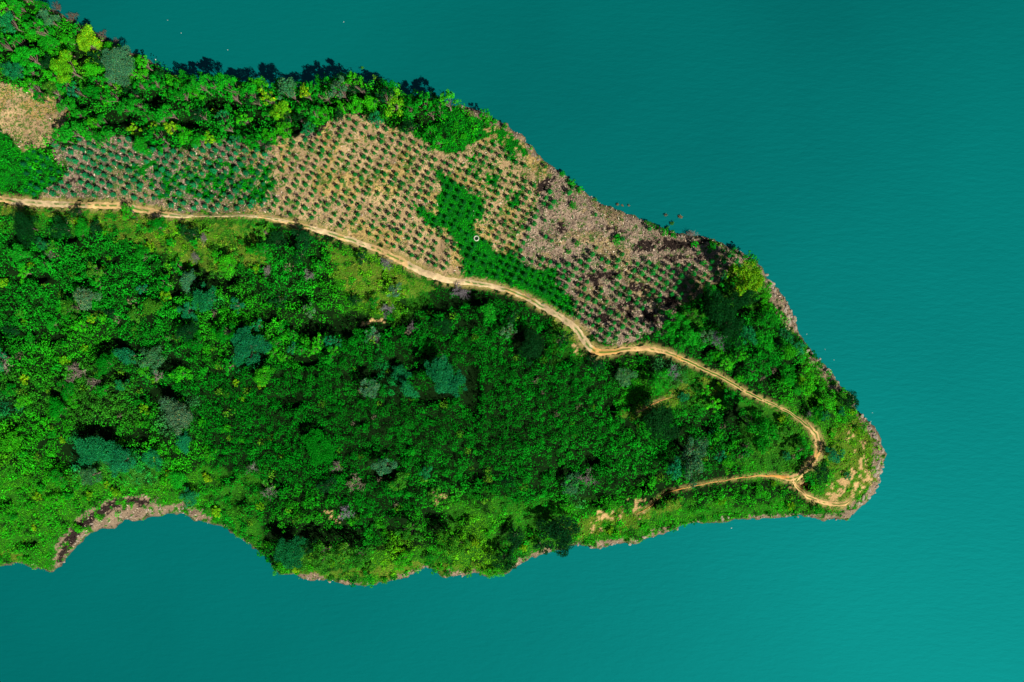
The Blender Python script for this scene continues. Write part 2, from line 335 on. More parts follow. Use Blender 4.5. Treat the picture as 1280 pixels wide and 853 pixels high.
edge = (np.clip((PD+1)/5, 0, 1))[...,None]
COL = np.where((PD < 4)[...,None] & (f3 > 0.42), COL*edge+np.array((0.18,0.15,0.045))*(1-edge), COL)
rim = (np.clip(D/0.6, 0, 1))[...,None]
COL = COL*(rim)+np.array((0.12,0.09,0.055))*(1-rim)
COL = np.where((D < 0.12)[...,None], COL*0.45, COL)      # wet waterline
ny, nx = GX.shape
idx = np.arange(ny*nx).reshape(ny, nx)
keep = (D[:-1,:-1] > -6)
F = np.stack([idx[:-1,:-1], idx[:-1,1:], idx[1:,1:], idx[1:,:-1]], -1)[keep]
used = np.zeros(ny*nx, bool); used[F.ravel()] = True; remap = np.cumsum(used)-1
Vt = np.stack([GX, GY, Z], -1).reshape(-1,3)[used]
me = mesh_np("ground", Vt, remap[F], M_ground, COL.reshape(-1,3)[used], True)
o = link("ground", me); o["kind"] = "structure"; o["label"] = "headland ground of soil, turf and bare banks"

# dirt track: one draped ribbon per stretch, joined in one sheet
parts = []; pc = []
for pts, w, ruts in PATHS:
    pts = np.array(pts, float); w = np.array(w, float)*.68
    for _ in range(2):   # smooth (corner cutting)
        q = [pts[0]]; ww = [w[0]]
        for i in range(len(pts)-1):
            q += [pts[i]*.75+pts[i+1]*.25, pts[i]*.25+pts[i+1]*.75]; ww += [w[i]*.75+w[i+1]*.25, w[i]*.25+w[i+1]*.75]
        q.append(pts[-1]); ww.append(w[-1]); pts = np.array(q); w = np.array(ww)
    seg = np.r_[0, np.cumsum(np.hypot(*np.diff(pts, axis=0).T))]; t = np.arange(0, seg[-1], 1.6)
    cx = np.interp(t, seg, pts[:,0]); cy = np.interp(t, seg, pts[:,1]); ww = np.interp(t, seg, w)
    cx += (fbm(t/9, t*0, 61)-.5)*2.2; cy += (fbm(t/9, t*0, 62)-.5)*2.2
    tx = np.gradient(cx); ty = np.gradient(cy); L = np.hypot(tx, ty); nxv = -ty/L; nyv = tx/L
    K = 13; a = np.linspace(-1, 1, K)
    left = ww*.5*(0.8+0.55*fbm(t/4, t*0+3, 63)); right = ww*.5*(0.8+0.55*fbm(t/4, t*0+8, 64))
    off = np.where(a[None] < 0, a[None]*left[:,None], a[None]*right[:,None])
    X, Y, ZZ = ground(cx[:,None]+nxv[:,None]*off, cy[:,None]+nyv[:,None]*off)
    lift = 0.12-0.22*np.abs(a[None])**3+0.16*(fbm(X/.8, Y/.8, 67, 3)-.5)*np.abs(a[None])
    if ruts: lift = lift-0.05*np.exp(-((np.abs(a[None])-.52)/.2)**2)
    P = np.stack([X, Y, ZZ+lift], -1)
    n1 = fbm(X/1.5, Y/1.5, 65); n2 = fbm(X/5, Y/5, 66)
    c = np.array((0.36,0.26,0.135))*(0.62+0.75*n1[...,None])
    c = np.where((n2 > 0.6)[...,None], c*(1.02,0.9,0.7), c)
    c0 = c
    if ruts:
        m_ = np.exp(-(a[None]/0.24)**2)*np.clip((n2-.33+.25*(cx[:,None] > 850)-.1*(cy[:,None] > 530))*9, 0, 1)*(fbm(X/.9, Y/.9, 68, 2) > .36)
        c = c*(1-m_[...,None])+np.array((0.03,0.09,0.01))*m_[...,None]
        thin = (cx[:,None] > 846) & (cx[:,None] < 1008) & (cy[:,None] < 532); m_ = np.where(thin, np.exp(-(a[None]/.38)**4)*(fbm(X/1.2, Y/1.2, 69, 2) > .3), m_); c = c0*(1-m_[...,None])+np.array((0.02,0.10,0.006))*m_[...,None]
    else: c = c*(1.0,0.85,0.62)
    east = (cx[:,None,None] > 740); c = np.where(east, c*(1.02,0.88,0.68), c)
    ii = np.arange(len(t)*K).reshape(-1, K)
    Fp = np.stack([ii[:-1,:-1], ii[1:,:-1], ii[1:,1:], ii[:-1,1:]], -1).reshape(-1,4)
    parts.append((P.reshape(-1,3), Fp)); pc.append(c.reshape(-1,3))
Vp, Fp = join(parts)
o = link("dirt_road", mesh_np("dirt_road", Vp, Fp, M_path, np.concatenate(pc), True)); o["kind"] = "structure"
o["label"] = "pale rutted dirt track winding along the headland"

# ------------------------------------------------------------------ colours of foliage
TINT = {'mid green':(0.003,0.185,0.005), 'bright green':(0.012,0.245,0.003), 'yellow green':(0.065,0.26,0.003), 'dark green':(0.001,0.032,0.005),  # dark green set near black to put shadow into crown colour
        'teal green':(0.003,0.125,0.034), 'grey green':(0.028,0.12,0.042), 'olive green':(0.018,0.145,0.006), 'deep green':(0.0006,0.130,0.003)}
BLOBS = [ # px, py, radius, tint : how the low scrub is coloured over the headland
 (450,540,150,'deep green'),(640,500,120,'deep green'),(300,520,60,'deep green'),(700,590,70,'mid green'),(560,600,60,'mid green'),(560,400,60,'deep green'),
 (80,330,60,'mid green'),(30,400,60,'mid green'),(180,380,60,'mid green'),(60,440,50,'bright green'),(110,420,30,'bright green'),(270,330,40,'olive green'),(230,310,30,'yellow green'),
 (110,480,40,'olive green'),(40,480,30,'olive green'),(40,560,50,'bright green'),(30,610,40,'bright green'),(150,610,50,'bright green'),(220,590,50,'bright green'),(20,560,20,'yellow green'),
 (50,680,40,'bright green'),(280,640,40,'mid green'),(230,630,30,'bright green'),(240,410,40,'bright green'),(300,390,40,'bright green'),(210,440,40,'mid green'),(350,330,40,'mid green'),
 (420,370,40,'bright green'),(470,360,40,'yellow green'),(360,420,40,'bright green'),(440,470,30,'mid green'),(390,640,40,'bright green'),(400,710,50,'olive green'),(490,700,30,'yellow green'),(450,690,30,'mid green'),(540,670,40,'bright green'),
 (560,640,40,'bright green'),(590,655,30,'yellow green'),(640,660,30,'bright green'),(600,695,25,'yellow green'),(650,690,30,'mid green'),(740,660,40,'bright green'),(800,640,40,'bright green'),(700,640,30,'bright green'),
 (900,630,50,'bright green'),(960,620,40,'bright green'),(800,480,40,'bright green'),(840,500,40,'mid green'),(820,560,40,'mid green'),(900,500,40,'mid green'),(760,480,30,'mid green'),
 (940,450,50,'mid green'),(980,440,40,'mid green'),(1000,500,40,'bright green'),(1040,520,30,'bright green'),(970,400,30,'bright green'),(960,560,30,'olive green'),(1060,580,30,'yellow green'),(1020,470,30,'bright green'),
 (1040,600,30,'bright green'),(930,350,25,'yellow green'),(950,370,25,'bright green'),(860,410,40,'mid green'),(820,420,30,'mid green'),(880,600,40,'mid green'),
 (118,575,26,'teal green'),(165,585,24,'teal green'),(225,525,18,'grey green'),(312,440,20,'teal green'),(192,455,14,'grey green'),(256,378,14,'teal green'),(560,482,16,'teal green'),(480,478,22,'teal green'),(866,580,18,'grey green'),(715,612,14,'grey green'),(10,510,14,'teal green'),(840,475,18,'grey green'),(560,145,40,'bright green'),(590,160,30,'bright green'),(430,140,30,'bright green'),(470,145,20,'bright green'),(90,120,40,'mid green'),(60,60,40,'bright green'),(120,90,30,'yellow green'),(200,140,60,'mid green'),(300,150,60,'mid green'),(100,170,30,'bright green'),(380,130,50,'mid green')]
def scrub_colour(px, py):
    acc = np.zeros(px.shape+(3,)); wt = np.zeros(px.shape); best = np.zeros(px.shape)
    a = px+(fbm(px/25, py/25, 71)-.5)*60; b = py+(fbm(px/25, py/25, 72)-.5)*60
    for x, y, r, t in BLOBS:
        w = np.exp(-((a-x)**2+(b-y)**2)/(r*r*0.9))+1e-5
        w = w**2; acc += w[...,None]*np.array(TINT[t]); wt += w
    return acc/wt[...,None]
def jitter_grid(x0, x1, y0, y1, s, j=0.5):
    X, Y = np.meshgrid(np.arange(x0, x1, s), np.arange(y0, y1, s*0.9)); X = X.astype(float); Y = Y.astype(float); X[1::2] += s/2
    X = X+rng.uniform(-j, j, X.shape)*s; Y = Y+rng.uniform(-j, j, X.shape)*s
    return X.ravel(), Y.ravel()
def mound_leaves(x, y, z, r, h, dens, size, col, colvar=0.25, upright=0.5):
    n = np.maximum(3, (np.asarray(dens)*r*r).astype(int)); i = np.repeat(np.arange(len(x)), n); N = len(i)
    u = rng.uniform(0, 1, N)**0.55; th = rng.uniform(0, 2*np.pi, N)
    rr = u*r[i]*(0.85+0.3*rng.random(N)); zz = h[i]*np.sqrt(np.clip(1-(u*0.98)**2, 0, 1))*(0.7+0.42*rng.random(N))
    P = np.stack([x[i]+rr*np.cos(th), y[i]+rr*np.sin(th), z[i]+zz+0.05], 1)
    Nn = np.stack([np.cos(th)*u*0.75, np.sin(th)*u*0.75, np.full(N, upright+0.15)], 1)+rng.normal(0, 0.45, (N,3)); Nn[:,2] = np.abs(Nn[:,2])+0.05
    V, F = leaf_geo(P, Nn, (size[i] if np.ndim(size) else size)*(0.65+0.7*rng.random(N)))
    c = col[i]*(1+colvar*rng.normal(size=(N,1))).clip(0.35, 1.9); c = c*(1+np.array([0.3,0,0.2])*rng.normal(size=(N,3))*0.5).clip(0.2, 1.8)
    return V, F, c

# ------------------------------------------------------------------ low scrub: a mass nobody could count
x, y = jitter_grid(-90, 1115, -60, 745, 7.4)
X, Y, ZZ = ground(x, y); pu, pv = x, y
d = samp(D, X, Y); zn = zones(pu, pv); pd = path_dist(pu, pv)
ok = (d > 0.35) & (pd > np.where((x > 800) & (y > 585), 6.5, 4.5)) & ((zn == Z_SCRUB) | ((zn == Z_YEL) & (rng.random(len(x)) < 0.42)) | ((zn == Z_DIRT) & (rng.random(len(x)) < 0.06)))
gap = fbm(pu/16, pv/16, 81)
gp = gapf(x+(fbm(x/7,y/7,83)-.5)*10, y+(fbm(x/7,y/7,84)-.5)*10); ok &= ~((gap < 0.34) & (rng.random(len(x)) < 0.8)) & ~((gp > .36) & (rng.random(len(x)) < .92))
lo_ = lowf(x, y); ok &= rng.random(len(x)) > .45*lo_; rim_ = gapf(x-9, y-7)   # sunny-side bushes raised to throw shade into the added hollows
x, y, X, Y, ZZ, d, zn, pd, rim_, lo_ = [q[ok] for q in (x, y, X, Y, ZZ, d, zn, pd, rim_, lo_)]
thick = np.exp(-(((x-500)/260)**2+((y-520)/90)**2))
hn = fbm(x/10, y/10, 82)
r = (0.65+0.7*rng.random(len(x)))*(1-0.1*thick); h = (0.6+4.6*hn**1.5*(1+0.5*thick))*(0.5+0.9*rng.random(len(x)))*(1+1.5*rim_)
near = np.clip((pd-3)/16, 0.25, 1)*np.clip(d/3, 0.45, 1)
nsh = (x > 205) & (x < 580) & (y < np.interp(x, [203,300,440,530,580], [87,112,98,124,132])+20); near = np.where(nsh, 1, near)
h *= near*(1-.68*lo_); r *= (0.55+0.45*near)*(1-.25*lo_); h[nsh] = h[nsh]*1.5+3.2; r[nsh] *= 1.4
col = scrub_colour(x, y)*(0.78+0.5*rng.random((len(x),1)))
yl = rng.random(len(x)) < np.where(zn == Z_YEL, 0.4, 0.02); col[yl] = np.array((0.06,0.19,0.006))*(0.6+0.7*rng.random((yl.sum(),1)))
pn = rng.random(len(x)) < 0.008; col[pn] = (0.10,0.085,0.05)
col *= (0.45+1.15*fbm(x/17, y/15, 85, 3))[:,None]
col *= (1+.25*lo_)[:,None]
Vv, F, cc = mound_leaves(X, Y, ZZ, r, h, 28+16*thick, 0.43-0.11*thick, col)
o = link("scrub_undergrowth", mesh_np("scrub_undergrowth", Vv, F, M_mass, cc)); o["kind"] = "stuff"
o["label"] = "dense low green scrub covering the headland"

# grass and weeds: very low, in the green strips, by the track and between the bushes
x, y = jitter_grid(-80, 1110, -50, 740, 2.6)
thk = np.exp(-(((x-500)/260)**2+((y-520)/90)**2)); kk = (np.hypot(x-595.5, y-298) > 4.5) & ((gapf(x, y) < .3) | (rng.random(len(x)) < .4)) & (rng.random(len(x)) > .6*thk); x = x[kk]; y = y[kk]
X, Y, ZZ = ground(x, y); d = samp(D, X, Y); zn = zones(x, y); pd = path_dist(x, y); f = fbm(x/9, y/9, 91); f_ = fbm(x/4, y/4, 92)
q = rng.random(len(x))
ok = (d > 0.2) & (pd > 0.3) & (((zn == Z_WEED)) | ((zn == Z_SCRUB) & (q < 0.30+0.35*(f > .5)+lowf(x, y))) | ((zn == Z_YEL) & (q < 0.75)) | ((zn == Z_TAN) & (f_ > np.where(x < 345, 0.47, np.where(x > 575, .47, .61)))) | ((zn == Z_BROWN) & (f_ > np.where(x < 345, .50, np.where(x < 700, .56, .62)))) | ((zn == Z_TAN) & (q < 0.03)) | ((zn == Z_BROWN) & (q < 0.03)))
x, y, X, Y, ZZ, d, zn, f = [v[ok] for v in (x, y, X, Y, ZZ, d, zn, f)]
rep = 3; i = np.repeat(np.arange(len(x)), rep); N = len(i)
P = np.stack([X[i]+rng.normal(0, .25, N), Y[i]+rng.normal(0, .25, N), ZZ[i]+0.05+rng.random(N)*np.where(zn[i] == Z_WEED, .2+1.1*vnoise(x[i]/4,y[i]/4,93)**2, .3)], 1)
Nn = rng.normal(0, .5, (N,3)); Nn[:,2] = np.abs(Nn[:,2])+0.75
Vv, F = leaf_geo(P, Nn, 0.26+0.2*rng.random(N), 0.5)
c = scrub_colour(x, y); lo_ = lowf(x, y)[:,None]; c = c*(1+.2*lo_)+np.array((0.03,0.02,0))*lo_*(vnoise(x/9, y/9, 104) > .45)[:,None]
c[zn == Z_WEED] = (0.003,0.27,0.003); c[(zn == Z_WEED) & (f < .42)] = (0.002,0.19,0.006)
c[zn == Z_TAN] = (0.03,0.13,0.006); c[zn == Z_BROWN] = (0.010,0.12,0.010)
yl = (zn == Z_YEL) & (f > 0.42); c[yl] = (0.08,0.25,0.004)
yl = (zn == Z_YEL) & (f > 0.55); c[yl] = (0.19,0.23,0.02)
c = c[i]*(0.7+0.6*rng.random((N,1)))*(0.55+0.9*fbm(x[i]/5, y[i]/5, 94, 3))[:,None]
o = link("grass", mesh_np("grass", Vv, F, M_mass, c)); o["kind"] = "stuff"; o["label"] = "bright green weeds and grass carpeting the ground"

# dry brush litter on the cleared plots and banks
x, y = jitter_grid(-60, 1110, 0, 745, 1.75)
X, Y, ZZ = ground(x, y); d = samp(D, X, Y); zn = zones(x, y); pd = path_dist(x, y); q = rng.random(len(x)); f = fbm(x/12, y/12, 95)
ok = (d > 0.05) & (pd > 1) & (((zn == Z_TAN) & (q < 0.12+0.3*(f > .52))) | ((zn == Z_BROWN) & (q < 0.85)) | ((zn == Z_SHADOW_LOGS)) | ((zn == Z_DIRT) & (q < 0.45)) | ((d < 1.2) & (q < 0.3)))
X, Y, ZZ, zn = [v[ok] for v in (X, Y, ZZ, zn)]; N = len(X)
P = np.stack([X, Y, ZZ+0.04+np.where(zn == Z_BROWN, .42, .3)*rng.random(N)**1.5], 1); Nn = rng.normal(0, .6, (N,3)); Nn[:,2] = np.abs(Nn[:,2])+.45
Vv, F = leaf_geo(P, Nn, 0.35+0.65*rng.random(N), 0.24)
pal = np.array([(0.32,0.235,0.15),(0.24,0.17,0.115),(0.13,0.09,0.065),(0.42,0.34,0.24),(0.05,0.035,0.028),(0.19,0.135,0.10)])
c = pal[rng.integers(0, 6, N)]*(0.7+0.6*rng.random((N,1))); dk = (zn == Z_SHADOW_LOGS) & (rng.random(N) < .85); c[dk] = c[dk]*0.10  # litter blackened too over the painted shadow streaks and log band
o = link("dry_debris", mesh_np("dry_debris", Vv, F, M_dry, c)); o["kind"] = "stuff"; o["label"] = "dry brown stalks and brush littering the cleared plots"

# ------------------------------------------------------------------ templates
def crown_mesh(name, R, Hc, z0, nclump, leaves_per_m2, leaf, aspect=0.62, shape='round'):
    """clumps on a dome; R crown radius, Hc crown depth, z0 height of its underside"""
    cl = []
    ph = [random.uniform(0, 6.28) for _ in range(3)]
    for k in range(nclump):
        u = math.sqrt((k+0.5)/nclump)*0.86; a = k*2.39996+random.uniform(-.35,.35)
        if u > .3 and random.random() < .14: continue
        rr = R*u*random.uniform(.8,1.12)*(1+.20*math.sin(2*a+ph[0])+.13*math.sin(3*a+ph[1])+.1*math.sin(5*a+ph[2])); zz = z0+Hc*(0.30+0.62*math.sqrt(max(0, 1-u*u)))*random.uniform(.84,1.08)
        cl.append((rr*math.cos(a), rr*math.sin(a), zz, R*random.uniform(.17,.34)*(1.05 if shape == 'round' else 0.9)))
    cl = np.array(cl); nclump = len(cl); n = (leaves_per_m2*cl[:,3]**2*4).astype(int)+4; i = np.repeat(np.arange(nclump), n); N = len(i)
    v = rng.normal(size=(N,3)); v[:,2] = np.abs(v[:,2])*1.0-0.25; v /= np.linalg.norm(v, axis=1, keepdims=True)
    rad = cl[i,3:4]*(0.55+0.65*rng.random((N,1)))
    P = cl[i,:3]+v*rad*np.array([1,1,.75])
    Nn = v+np.array([0,0,.35])+rng.normal(0,.5,(N,3))
    if shape == 'feather':
        Nn = rng.normal(0,.5,(N,3))+np.array([0,0,1.0])
    V, F = leaf_geo(P, Nn, leaf*(0.7+0.6*rng.random(N)), aspect)
    shade = (0.8+0.4*rng.random(nclump))[i]*(0.55+0.85*rng.random(N)); tip = 1+1.1*(rng.random(N) < .08); c = np.stack([shade*(0.7+0.9*rng.random(N))*tip**1.5, shade*tip**.35, shade*(0.7+0.6*rng.random(N))], 1)
    return mesh_np(name, V, F, M_crown, c), cl
def trunk_mesh(name, cl, z0, R):
    r0 = 0.06+R*0.045; pts = [(0,0,-0.4),(R*.02,R*.015,z0*.5),(-R*.02,R*.03,z0),(0,0,z0+(cl[:,2].max()-z0)*.6)]
    ps = [tube(pts, [r0*1.3, r0, r0*.8, r0*.25], 6)]
    for k in range(0, len(cl), max(1, len(cl)//7)):
        e = cl[k,:3]; m = (np.array([0,0,z0*.7])+e)/2+np.array([0,0,-.1*R])
        ps.append(tube([(0,0,z0*.6), m, e], [r0*.55, r0*.35, r0*.1], 4))
    V, F = join(ps); return mesh_np(name, V, F, M_bark, smooth=True)
TREES = {}
for kind, specs in {'round': [(2.2,2.4,1.6,14), (3.0,3.0,2.6,20), (4.4,3.8,3.6,30)], 'clumpy': [(2.2,2.8,2.0,11), (3.0,3.6,3.2,15), (4.4,4.4,4.2,22)], 'feather': [(2.2,2.4,2.2,16), (3.0,3.0,3.0,22), (4.8,4.0,3.8,34)]}.items():
    for si, (R, Hc, z0, nc) in enumerate(specs):
        for vnum in range(4):
            me, cl = crown_mesh("crown", R, Hc, z0, nc, {'round':36,'clumpy':34,'feather':44}[kind], {'round':.34,'clumpy':.38,'feather':.42}[kind], {'round':.62,'clumpy':.7,'feather':.36}[kind], kind)
            TREES.setdefault((kind, si), []).append((me, trunk_mesh("trunk", cl, z0, R), R, z0+Hc))
def bare_mesh(R, H, seed, lean=0):
    rnd = random.Random(seed); ps = []
    def br(p, d, L, r, lev):
        d = d/np.linalg.norm(d); q = p+d*L*.5+np.array([rnd.uniform(-.06,.06)*L for _ in range(3)]); e = p+d*L
        ps.append(tube([p, q, e], [r, r*.75, r*.45], 5 if lev < 2 else 3))
        if lev >= 4: return
        for k in range(4 if lev else 6):
            a = rnd.uniform(0, 6.28); s = p+(e-p)*rnd.uniform(.35,1.0)
            nd = d*0.75+np.array([math.cos(a), math.sin(a), rnd.uniform(-.1,.5)])*0.85
            br(s, nd, L*rnd.uniform(.5,.75), r*.52, lev+1)
    br(np.array([0,0,-.3]), np.array([lean,0.05,1.0]), H*.5, 0.20, 0)
    V, F = join(ps)
    k = R/np.percentile(np.hypot(V[:,0]-V[:,0].mean(), V[:,1]-V[:,1].mean()), 97); V[:,:2] = (V[:,:2])*k
    return mesh_np("bare_tree", V, F, M_dead, smooth=True), R, H
BARE = [bare_mesh(2.6, 4.6, s, ln) for s, ln in ((1,0),(2,.4),(3,-.3),(4,.2))]
def bush_mesh(R, nc, leaf, H):
    me, cl = crown_mesh("shrub", R, H, 0.0, nc, 34, leaf); return me
BUSH = [bush_mesh(1.5, 8+k, .38, 1.8) for k in range(5)]
SAP = []
for k in range(4):
    N = 90; v = rng.normal(size=(N,3)); v[:,2] = np.abs(v[:,2]); v /= np.linalg.norm(v, axis=1, keepdims=True)
    P = v*np.array([.55,.55,1.25])*(0.6+0.45*rng.random((N,1)))+np.array([0,0,.5])
    V, F = leaf_geo(P, v+rng.normal(0,.3,(N,3))+np.array([0,0,.4]), 0.24+0.14*rng.random(N), .6)
    stem = tube([(0,0,-.2),(0,0,1.0)], [.05,.02], 4); nv = len(V)
    Vj, Fj = join([(V, F), stem]); c = np.stack([0.8+0.4*rng.random(len(Fj))]*3, 1); c[N:] = (8,1.2,2)
    SAP.append(mesh_np("sapling", Vj, Fj, M_crown, c))

# ------------------------------------------------------------------ things: records first, labels once all are known
REC = []
def put(o, key, label, cat, group, px, py):
    REC.append((o, key, label, cat, group, px, py))
def region(px, py):
    if py < 205 and px < 610:
        if px < 60: return "in the upper left corner of the wood" if py < 75 else "beside the small bare clearing at the wood's west end"
        if px < 135: return "on the shore at the wood's upper left" if py < 75 else "in the wood just right of the small bare clearing"
        shore = np.interp(px, [135,203,300,440,530,610], [50,87,112,98,124,145])
        if py-shore < 26: return "along the north shore, "+("left part" if px < 290 else "middle part" if px < 440 else "right part")
        if px < 210: return "at the north wood's lower edge, left part"
        if px < 330: return "at the north wood's lower edge above the sapling rows"
        return "between the north shore and the top of the tan sapling plot" if px < 500 else "between the north shore and the weedy corner of the plot"
    if px > 780 and py < 440 and px < 1000: return "at the right end of the brown plot above the track" if px < 890 else "between the brown plot and the rocky east bank"
    if px > 1025: return "on the tip beyond the bend of the track"
    if px > 860 and py < np.interp(px, [860,930,1012,1025], [455,489,534,560]): return "between the thin track and the east shore"
    if px > 770:
        if py > 598: return "between the narrow footpath and the lower shore"
        return "inside the hook of the track near the tip" if px > 880 else "between the track and the footpath, beside the faint side trail"
    if px > 600: return "on the lower shore below the thicket" if py > 630 else ("just under the track before its sharp bend" if py < 450 else "in the right part of the deep green thicket")
    if py > 620: return "above the curved brown bay" if px < 330 else "on the lower shore right of the bay"
    if py < 330: return "just below the track, "+("left end" if px < 190 else "middle" if px < 330 else "where it starts downhill")
    if py < 430: return "on the left edge below the track" if px < 120 else ("in the mixed scrub below the track" if px < 330 else "on the slope beneath the tan sapling plot")
    if px < 130: return "in the scrub on the left edge above the bay" if py > 520 else "in the pale twiggy scrub on the left edge"
    if px < 260: return "in the scrub straight above the bay"
    return "along the thicket's upper fringe" if py < 480 else "in the middle of the deep green thicket"
SZ = lambda r: "small" if r < 9 else ("medium" if r < 15 else "large")
TREE_XY = []
def tree(px, py, rpx, tint, shape='round', hk=1.0, label=None, plus=0.0):
    R = rpx*S; si = 0 if R < 2.6 else (1 if R < 3.7 else 2)
    cm, tm, R0, H = random.choice(TREES[(shape, si)]); k = R/R0; kz = k*hk*random.uniform(.9,1.12)
    x, y, z = [float(q) for q in ground(px, py, H*kz*0.75)]
    if samp(D, x, y) < -1.5 or path_dist(np.array([px]), np.array([py]))[0] < -2: 
        pass
    root = bpy.data.objects.new("broadleaf_tree" if shape != 'feather' else "feathery_tree", None); C.objects.link(root)
    root.location = (x, y, max(z, -0.1)); el = random.uniform(.85,1.18); root.scale = (k*el, k/el, kz); root.rotation_euler = (0, 0, random.uniform(0, 6.28))
    c = link("crown", cm, root); t = link("trunk", tm, root)
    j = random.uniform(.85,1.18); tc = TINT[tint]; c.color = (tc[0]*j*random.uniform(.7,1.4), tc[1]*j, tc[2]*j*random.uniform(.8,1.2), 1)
    TREE_XY.append((px, py, rpx))
    sz = SZ(rpx)
    base = f"{sz} {tint} tree" if shape != 'feather' else f"{sz} {tint} feathery tree"
    put(root, base+" "+region(px, py), label or base+" "+region(px, py), "tree", f"trees {region(px, py)}".replace(",", ""), px, py)
    return root
def bare(px, py, rpx, colr=(0.40,0.34,0.33), label=None, hk=1.0):
    me, R, H = random.choice(BARE); k = rpx*.88*S/R
    x, y, z = [float(q) for q in ground(px, py, H*k*hk*.7)]
    o = link("bare_tree", me); o.location = (x, y, max(z,0)); o.scale = (k, k, k*hk); o.rotation_euler = (0,0,random.uniform(0,6.28)); o.color = (colr[0]*.75, colr[1]*.75, colr[2]*.68, 1)
    b = "bare grey branched tree "+region(px, py)
    put(o, b, label or b, "tree", "bare trees among the green scrub", px, py)
def shrub(px, py, rpx, tint, label=None):
    me = random.choice(BUSH); k = rpx*S/1.5
    x, y, z = [float(q) for q in ground(px, py, 1.0*k)]
    o = link("shrub", me); o.location = (x, y, max(z,-.05)-.05); o.scale = (k, k, k*random.uniform(.8,1.25)); o.rotation_euler = (0,0,random.uniform(0,6.28))
    j = random.uniform(.8,1.2); t = TINT[tint] if isinstance(tint, str) else tint; o.color = (t[0]*j*random.uniform(.7,1.4), t[1]*j, t[2]*j, 1)
    nm = tint if isinstance(tint, str) else "dry brown"
    b = f"{nm} rounded shrub {region(px, py)}"
    put(o, b, label or b, "shrub", "shrubs "+region(px, py).replace(",", ""), px, py)

